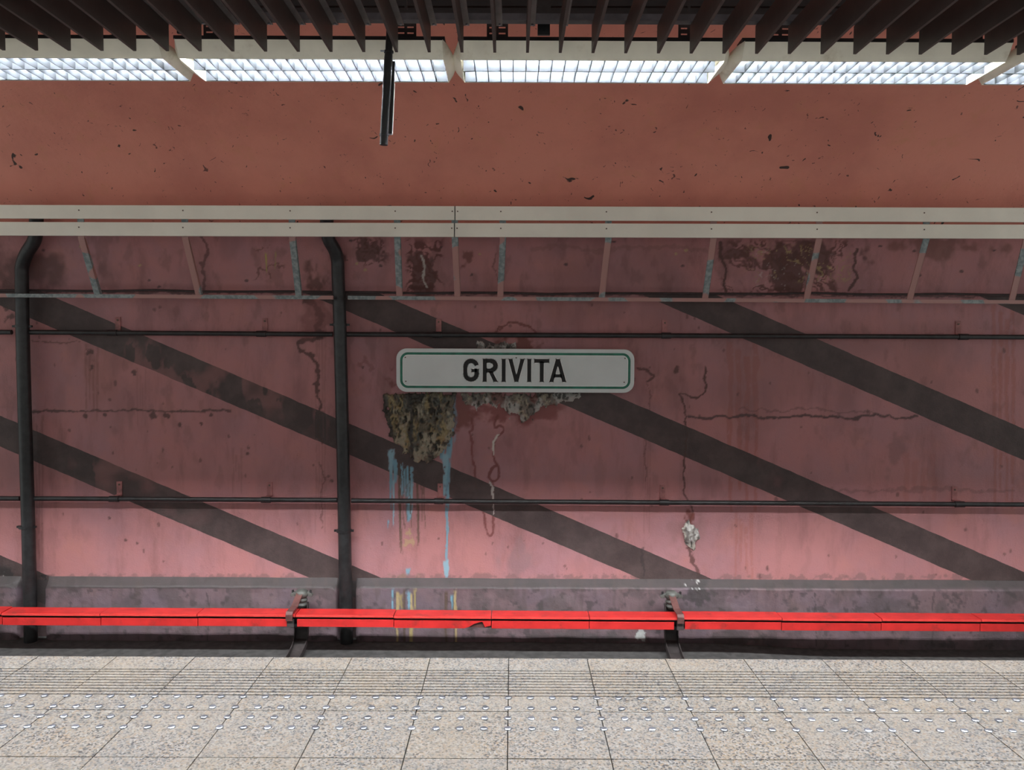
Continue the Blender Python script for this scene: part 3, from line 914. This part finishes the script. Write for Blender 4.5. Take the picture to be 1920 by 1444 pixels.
for x, y in ((760, 672), (968, 672), (1172, 672), (761, 717), (1171, 717)):
    p = S3(((x - 743) * k_ - SW / 2, SH / 2 - (y - 655) * k_), YS)
    MB().tube([p + Vector((0, .002, 0)), p - Vector((0, .004, 0))], .007, 8).build('screw', M['screw'], sign)
for sg in (-.7, .7):
    MB().box((SC.x + sg * SW / 2 - .03, YS + .03, SC.z - .1), (SC.x + sg * SW / 2 + .03, YW + .005, SC.z + .1)).build('wall_mount', M['darkmetal'], sign)

# ------------------------------------------------------------------ third rail, covers and brackets
YR = 7.22
JOINTS = [-335, -155, 24, 205, 383, 563, 743, 922, 1102, 1268, 1455, 1638, 1820, 2000, 2180]
ytop = lambda x: 1137.5 + (1151 - 1137.5) * x / 1920         # back edge of the top board in the photo
def cover(x0, x1, label, gap_l=0, gap_r=0, chipped=False, dz=0.0):
    a = PY(x0 + .6, ytop(x0), YR + .17); b = PY(x1 - .6, ytop(x1), YR + .17)
    a.z += dz; b.z += dz
    t = empty('rail_cover', a)
    X = Vector((0, 1, 0)); up = Vector((0, 0, 1))
    def bar(y0, y1, z0, z1, aa=a, bb=b):
        return MB().hexa([aa + X * (y0 - .17) + up * z0, bb + X * (y0 - .17) + up * z0, bb + X * (y1 - .17) + up * z0, aa + X * (y1 - .17) + up * z0,
                          aa + X * (y0 - .17) + up * z1, bb + X * (y0 - .17) + up * z1, bb + X * (y1 - .17) + up * z1, aa + X * (y1 - .17) + up * z1])
    top = bar(0, .17, -.014, 0).build('top_board', M['red'], t, bevel=.003)
    bar(-.006, .006, -.022, -.006).build('lip', M['lip'], top, bevel=.002)
    bar(.158, .17, -.105, -.018).build('back_board', M['red'], t)
    bar(.026, .158, -.036, -.020).build('packing', M['brown'], t)
    # front board
    d = (b - a); L = d.length
    fa, fb = a + d * (gap_l / L), b - d * (gap_r / L)
    z0, z1 = -.117, -.046
    o3 = X * (.012 - .17)
    if not chipped:
        pl = [fa + o3 + up * z0, fb + o3 + up * z0, fb + o3 + up * z1, fa + o3 + up * z1]
        MB().prism(pl, (0, .016, 0)).build('front_board', M['red'], t, bevel=.002)
    else:
        q = lambda f, z: a + d * f + o3 + up * z
        prof = [q(0, z0), q(.72, z0), q(.77, z0 + .012), q(.82, z0 + .04), q(.86, z0 + .052), q(.905, z1 - .008), q(.915, z0 + .055), q(.94, z0 + .01), q(.955, z0 + .018), q(1, z0 + .026), q(1, z1), q(0, z1)]
        MB().prism(prof, (0, .016, 0)).build('front_board', M['red'], t)
        bar(.032, .040, -.115, -.040).build('inner_board', M['brown'], t)
    tag(t, label, 'rail cover', 'red covers of the third rail')
for k in range(len(JOINTS) - 1):
    x0, x1 = JOINTS[k], JOINTS[k + 1]
    lb = 'red third-rail cover section with plain straight boards'
    gl = gr = 0
    if x0 == 563: gl = .008; lb = 'red third-rail cover section starting at the bracket beside the drain pipe'
    if x1 == 563: gr = .075; lb = 'red third-rail cover section ending at the bracket beside the drain pipe'
    if x0 == 1268: gl = .045; lb = 'red third-rail cover section starting at the bracket right of the sign'
    if x1 == 1268: gr = .048; lb = 'red third-rail cover section ending at the bracket right of the sign'
    if x0 == 24: lb = 'red third-rail cover section passing before the drain pipe that bends right'
    if x0 == 205: lb = 'second red third-rail cover section from the bracket, between the two drain pipes'
    if x0 == 922: lb = 'red third-rail cover section joined to the torn one, clear of both brackets'
    if x0 == 1455: lb = 'second red third-rail cover section past the bracket right of the sign'
    if x0 == 1638: lb = 'third red third-rail cover section past the bracket right of the sign'
    if x0 == 1820: lb = 'fourth red third-rail cover section past the bracket right of the sign'
    if x0 == 743: lb = 'red third-rail cover section with a broken torn front board'
    cover(x0, x1, lb, gl, gr, x0 == 743, random.uniform(-.003, .003))
a, b = PY(-335, ytop(-335), YR + .09), PY(2180, ytop(2180), YR + .09)
mb = MB()
for (hw, z0, z1) in ((.030, -.105, -.075), (.010, -.135, -.105), (.038, -.150, -.135)):
    mb.hexa([a + Vector((0, -hw, z0)), b + Vector((0, -hw, z0)), b + Vector((0, hw, z0)), a + Vector((0, hw, z0)),
             a + Vector((0, -hw, z1)), b + Vector((0, -hw, z1)), b + Vector((0, hw, z1)), a + Vector((0, hw, z1))])
# the steel rail hides inside its covers
tag(mb.build('conductor_rail', M['darkmetal']), 'steel conductor rail hidden inside the red covers', 'rail')

def rail_bracket(xc, lean, label):
    top = PY(xc, 1116, 7.48)
    X = top.x
    t = empty('rail_bracket', (X, 7.14, GROUND))
    # curved channel foot
    path = [(7.50, -.84), (7.50, -1.06), (7.495, -1.13), (7.47, -1.19), (7.42, -1.235), (7.34, -1.265), (7.22, -1.285), (7.07, GROUND + .004)]
    hw, dp = .064, .055
    mb = MB(); n = len(path)
    def strip(xa, xb, off0, off1):
        vs = []
        for i, (y, z) in enumerate(path):
            y0, z0 = path[max(i - 1, 0)]; y1, z1 = path[min(i + 1, n - 1)]
            ty, tz = y1 - y0, z1 - z0; l = math.hypot(ty, tz); ny, nz = tz / l, -ty / l     # towards the camera / up
            for xx, of in ((xa, off0), (xb, off0), (xb, off1), (xa, off1)): vs.append((X + xx, y + ny * of, z + nz * of))
        fs = [(0, 1, 2, 3), tuple(range(4 * n - 4, 4 * n))[::-1]]
        for i in range(n - 1):
            for k in range(4): fs.append((4 * i + k, 4 * i + (k + 1) % 4, 4 * i + 4 + (k + 1) % 4, 4 * i + 4 + k))
        return MB().add(vs, fs)
    strip(-hw, hw, 0, .008).build('channel_back', M['bracket'], t)
    strip(-hw, -hw + .007, .008, dp).build('channel_flange', M['bracket'], t)
    strip(hw - .007, hw, .008, dp).build('channel_flange', M['bracket'], t)
    # insulator with eared cap
    c_ = Vector((X, 7.485, 0))
    ins = MB()
    prof = [(.040, -0.883), (.052, -0.863), (.040, -0.843), (.056, -0.818), (.042, -0.798), (.062, -0.778), (.062, -0.748), (.056, -0.733), (.040, -0.721), (.016, -0.715)]
    ins.tube([(c_.x, c_.y, z) for _, z in prof], [r_ for r_, _ in prof], 18)
    body = ins.build('insulator', M['insul'], t, True)
    MB().tube([(X, 7.485, -0.765), (X, 7.485, -0.751)], .070, 20).build('cap_ring', M['insul'], body, True)
    for sg in (-1, 1):
        ear = MB().prism([(X + sg * .055, 7.465, -0.778), (X + sg * .098, 7.465, -0.785), (X + sg * .108, 7.465, -0.768), (X + sg * .092, 7.465, -0.751), (X + sg * .055, 7.465, -0.738)], (0, .04, 0)).build('ear', M['insul'], body, bevel=.004)
        MB().tube([(X + sg * .084, 7.485, -0.755), (X + sg * .084, 7.485, -0.725)], .011, 6).build('bolt', M['darkmetal'], body)
    # strap bent over the cover
    zt = PY(xc, ytop(xc), YR + .17).z
    xs_ = lean
    pa = [Vector((X - .006, 7.44, -.745)), Vector((X + xs_ * .55, YR + .09, zt + .040)), Vector((X + xs_, YR - .004, zt + .022)), Vector((X + xs_, YR - .020, zt + .006)), Vector((X + xs_, YR - .020, zt - .048))]
    w = Vector((.031, 0, 0)); nn = [Vector((0, .004, .010)), Vector((0, .004, .010)), Vector((0, -.004, .010)), Vector((0, -.010, .003)), Vector((0, -.011, 0))]
    vs = []
    for p, q in zip(pa, nn): vs += [p - w, p + w, p + w + q, p - w + q]
    fs = [(0, 1, 2, 3), (19, 18, 17, 16)]
    for i in range(4):
        for k in range(4): fs.append((4 * i + k, 4 * i + (k + 1) % 4, 4 * i + 4 + (k + 1) % 4, 4 * i + 4 + k))
    MB().add(vs, fs).build('strap', M['brown'], t)
    MB().box((X + xs_ - .028, YR - .002, zt - .118), (X + xs_ + .034, YR + .022, zt - .042)).build('hanger', M['bracket'], t)
    MB().box((X + xs_ - .03, YR + .125, zt - .168), (X + .03, 7.49, zt - .152)).build('rail_seat', M['bracket'], t)
    tag(t, label, 'bracket', 'third-rail brackets')
rail_bracket(565.5, -.040, 'third-rail bracket with eared insulator beside the drain pipe')
rail_bracket(1259, .030, 'third-rail bracket with eared insulator right of the sign')

# ------------------------------------------------------------------ ceiling lamps
YL = 3.80                                   # top near edge of the housings
ZLT = PY(960, 76, YL).z
YLB = YL + .053
ZLB = PY(960, 112, YLB).z
YLF = PZ(960, 155.5, ZLB).y                 # far bottom edge
PITCHX = 525 * YL / F_PX
LL = 493 * YL / F_PX
XL = PY(862, 76, YL).x                      # left end of the lamp right of the middle
NB = 20
lamp_first = None
def lamp_build(x0, label):
    t = empty('ceiling_lamp', (x0, YL, ZLB))
    x1 = x0 + LL
    th = .006
    sh = .012 * LL                                    # the ends lean with the side panel
    a, b = (YL, ZLT), (YLB, ZLB)
    P3 = lambda x, yz: (x, yz[0], yz[1])
    e0 = .004
    # sloping near side, far side, top
    MB().hexa([P3(x0, (YLB, ZLB)), P3(x1, (YLB, ZLB)), P3(x1, (YLB + th, ZLB)), P3(x0, (YLB + th, ZLB)),
               P3(x0, (YL, ZLT)), P3(x1, (YL, ZLT)), P3(x1, (YL + th, ZLT)), P3(x0, (YL + th, ZLT))]).build('side_panel', M['housing'], t)
    MB().hexa([P3(x0, (YLF - th, ZLB)), P3(x1, (YLF - th, ZLB)), P3(x1, (YLF, ZLB)), P3(x0, (YLF, ZLB)),
               P3(x0, (YLF + .053 - th, ZLT)), P3(x1, (YLF + .053 - th, ZLT)), P3(x1, (YLF + .053, ZLT)), P3(x0, (YLF + .053, ZLT))]).build('side_panel', M['housing'], t)
    MB().box((x0, YL + .004, ZLT), (x1, YLF + .049, ZLT + .006)).build('top_tray', M['darkmetal'], t)
    MB().box((x0 - .01, YL + .012, ZLT + .006), (x1 + .01, YL + .10, ZLT + .022)).build('carrier', M['darkmetal'], t)
    # bulging end caps
    for sg, xe in ((-1, x0), (1, x1)):
        n = 10; rows = []
        for (z, ya, yb, bul) in ((ZLT + .004, YL, YLF + .053, .030), (ZLT * .65 + ZLB * .35, YL + .018, YLF + .035, .050), (ZLT * .25 + ZLB * .75, YL + .040, YLF + .013, .040), (ZLB, YLB, YLF, .012)):
            rows.append([(xe + sg * bul * math.sin(math.pi * k / n) ** .7, ya + (yb - ya) * k / n, z) for k in range(n + 1)])
        vs = [p for r_ in rows for p in r_]; m = n + 1
        fs = [(j * m + k, j * m + k + 1, (j + 1) * m + k + 1, (j + 1) * m + k) for j in range(3) for k in range(n)]
        fs += [tuple(range(m)), tuple(range(3 * m, 4 * m))[::-1], tuple(j * m for j in range(4)), tuple(j * m + n for j in range(4))[::-1]]
        MB().add(vs, fs).build('end_cap', M['housing'], t, True)
    # inside: white reflector, divider, cross blades, two tubes
    ym = (YLB + YLF) / 2
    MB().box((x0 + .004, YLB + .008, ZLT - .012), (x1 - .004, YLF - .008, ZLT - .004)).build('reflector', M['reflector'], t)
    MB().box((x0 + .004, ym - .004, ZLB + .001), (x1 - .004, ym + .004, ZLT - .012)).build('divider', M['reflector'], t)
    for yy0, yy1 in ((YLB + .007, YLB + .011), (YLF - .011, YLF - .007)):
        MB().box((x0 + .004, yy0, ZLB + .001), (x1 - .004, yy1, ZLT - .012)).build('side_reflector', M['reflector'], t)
    blade = None
    for k in range(1, NB):
        xx = x0 + LL * k / NB
        for ya, yb in ((YLB + .011, ym - .005), (ym + .005, YLF - .011)):
            if blade is None:
                blade = MB().box((-.0016, -(yb - ya) / 2, 0), (.0016, (yb - ya) / 2, .034)).build('louvre_blade', M['reflector'], None)
                blade.parent = t; blade.location = (xx - x0, (ya + yb) / 2 - YL, .001)
            else:
                share(blade, 'louvre_blade', t, (xx - x0, (ya + yb) / 2 - YL, .001))
    for yy in ((YLB + ym) / 2 + .0115, (YLF + ym) / 2 + .0115):
        MB().tube([(x0 + .02, yy, ZLB + .056), (x1 - .02, yy, ZLB + .056)], .006, 8).build('tube', M['tube'], t, True)
    # slotted mounting brackets
    for f in (.14, .86):
        xx = x0 + LL * f; z0, z1 = ZLT + .022, ZLT + .105; mb = MB(); w = .05
        yb_ = YL + .03
        zz = [z0, z0 + .018, z0 + .026, z0 + .045, z0 + .053, z1]
        for r_ in (0, 2, 4): mb.box((xx - w, yb_, zz[r_]), (xx + w, yb_ + .004, zz[r_ + 1]))
        for r_ in (1, 3):
            for xa, xb in ((-w, -w + .012), (-.006, .006), (w - .012, w)): mb.box((xx + xa, yb_, zz[r_]), (xx + xb, yb_ + .004, zz[r_ + 1]))
        mb.build('mounting_bracket', M['darkmetal'], t)
        MB().box((xx - .006, yb_ + .004, z0), (xx + .006, yb_ + .016, cz + 2.56)).build('hanger', M['darkmetal'], t)
    tag(t, label, 'lamp', 'fluorescent lamps over the platform edge')
for k in range(-4, 4):
    lamp_build(XL + k * PITCHX, {-2: 'cream twin-tube louvred lamp above the drain pipe that bends right',
                                 -1: 'cream twin-tube louvred lamp behind the hanging black tube',
                                 0: 'cream twin-tube louvred lamp above the right end of the station sign',
                                 1: 'cream twin-tube louvred lamp above the wide curling rust stain'}.get(
        k, 'cream twin-tube louvred lamp at the far ends of the lamp row'))

# ------------------------------------------------------------------ slatted ceiling
YE = 3.68
ZB = PY(960, 99, YE).z
ZT = PY(960, 47, YE).z
YN = .6
slc = empty('slatted_ceiling', (0, YE, ZB))
tag(slc, 'suspended ceiling of dark brown slats hung from rails beside the lamps', 'slatted ceiling')
XS0 = PY(989, 99, YE).x; PS = 60.2 * YE / F_PX
sl = None
for k in range(-27, 27):
    loc = (XS0 + k * PS, 0, 0)
    if sl is None:
        mb = MB().box((-.0065, YN - YE, 0), (.0065, 0, ZT - ZB))
        sl = mb.build('slat', M['slat']); sl.parent = slc; sl.location = loc
        fl = MB().box((.0066, YN - YE, ZT - ZB - .004), (.034, 0, ZT - ZB)).build('flange', M['flange']); fl.parent = sl
        bo = MB().tube([(.022, -.02, ZT - ZB - .004), (.022, -.02, ZT - ZB - .010)], .006, 8).build('bolt', M['stud']); bo.parent = sl
    else:
        q = share(sl, 'slat', slc, loc)
        share(fl, 'flange', q, (0, 0, 0)); share(bo, 'bolt', q, (0, 0, 0))
L_ = 4.4
for (ya, yb, za, zb_, mt) in ((YE - .055, YE - .01, ZT + .001, ZT + .030, 'railgrey'), (YE - .008, YE + .035, ZT + .030, ZT + .062, 'darkmetal'), (2.2, 2.24, ZT + .001, ZT + .03, 'railgrey'), (1.0, 1.04, ZT + .001, ZT + .03, 'railgrey')):
    MB().box((-L_, ya, za), (L_, yb, zb_)).build('rail', M[mt], slc)
for x_px in (340, 1020, 1700):
    x = PY(x_px, 40, YE + .02).x
    MB().box((x - .03, YE - .005, ZT + .062), (x + .03, YE + .03, cz + 2.60)).build('hanger', M['darkmetal'], slc)
    MB().box((x - .028, YE + .036, ZLT - .005), (x + .028, YE + .05, ZT + .062)).build('drop_plate', M['darkmetal'], slc)
# dark conduits seen above the slats
for y_px, h_ in ((3, .018), (17, .010)):
    a, b = PY(-300, y_px, 4.35), PY(2200, y_px + 3, 4.35)
    t = MB().hexa([a + Vector((0, 0, -h_)), b + Vector((0, 0, -h_)), b + Vector((0, .05, -h_)), a + Vector((0, .05, -h_)),
                   a + Vector((0, 0, h_)), b + Vector((0, 0, h_)), b + Vector((0, .05, h_)), a + Vector((0, .05, h_))]).build('cable_tray', M['darkmetal'])
    tag(t, 'dark ' + ('wide' if h_ > .015 else 'narrow') + ' cable tray seen above the ceiling slats', 'cable tray')

# ------------------------------------------------------------------ hanging black tube
YT = 3.735
tp, bt = PY(732, 40, YT), PY(720, 262, YT)
ht = empty('hanging_tube', bt)
tag(ht, 'black tube hanging from the ceiling slats in front of a lamp', 'tube')
q = lambda y: tp.lerp(bt, (y - 40) / 222)
MB().tube([q(8), q(100)], .0165, 16).build('stem', M['blackpipe'], ht, True)
MB().tube([q(98), q(110), q(255)], [.0175, .0195, .0195], 18).build('tube_body', M['blackpipe'], ht, True)
MB().tube([q(255), q(272)], .0185, 18).build('end_plug', M['darkmetal'], ht, True)
for yy in (97, 253):
    c_ = q(yy)
    col = MB().tube([c_ + Vector((0, 0, .004)), c_ - Vector((0, 0, .004))], .022, 18).build('clamp_ring', M['darkmetal'], ht, True)
    sg = -1 if yy < 100 else 1
    MB().tube([c_ + Vector((sg * .015, -.01, 0)), c_ + Vector((sg * .036, -.012, 0))], .004, 8).build('clamp_screw', M['stud'], col)
a, b = q(112) + Vector((.020, .022, 0)), q(250) + Vector((.024, .022, 0))
MB().hexa([b + Vector((-.008, -.006, 0)), b + Vector((.008, -.006, 0)), b + Vector((.008, .006, 0)), b + Vector((-.008, .006, 0)),
           a + Vector((-.008, -.006, 0)), a + Vector((.008, -.006, 0)), a + Vector((.008, .006, 0)), a + Vector((-.008, .006, 0))]).build('side_rod', M['blackpipe'], ht)
a2 = a.lerp(b, .3)  # white strip added for the reflection along the rod's edge
MB().hexa([b + Vector((.008, -.004, 0)), b + Vector((.011, -.004, 0)), b + Vector((.011, .006, 0)), b + Vector((.008, .006, 0)),
           a2 + Vector((.008, -.004, 0)), a2 + Vector((.011, -.004, 0)), a2 + Vector((.011, .006, 0)), a2 + Vector((.008, .006, 0))]).build('rod_reflection', M['outline'], ht)
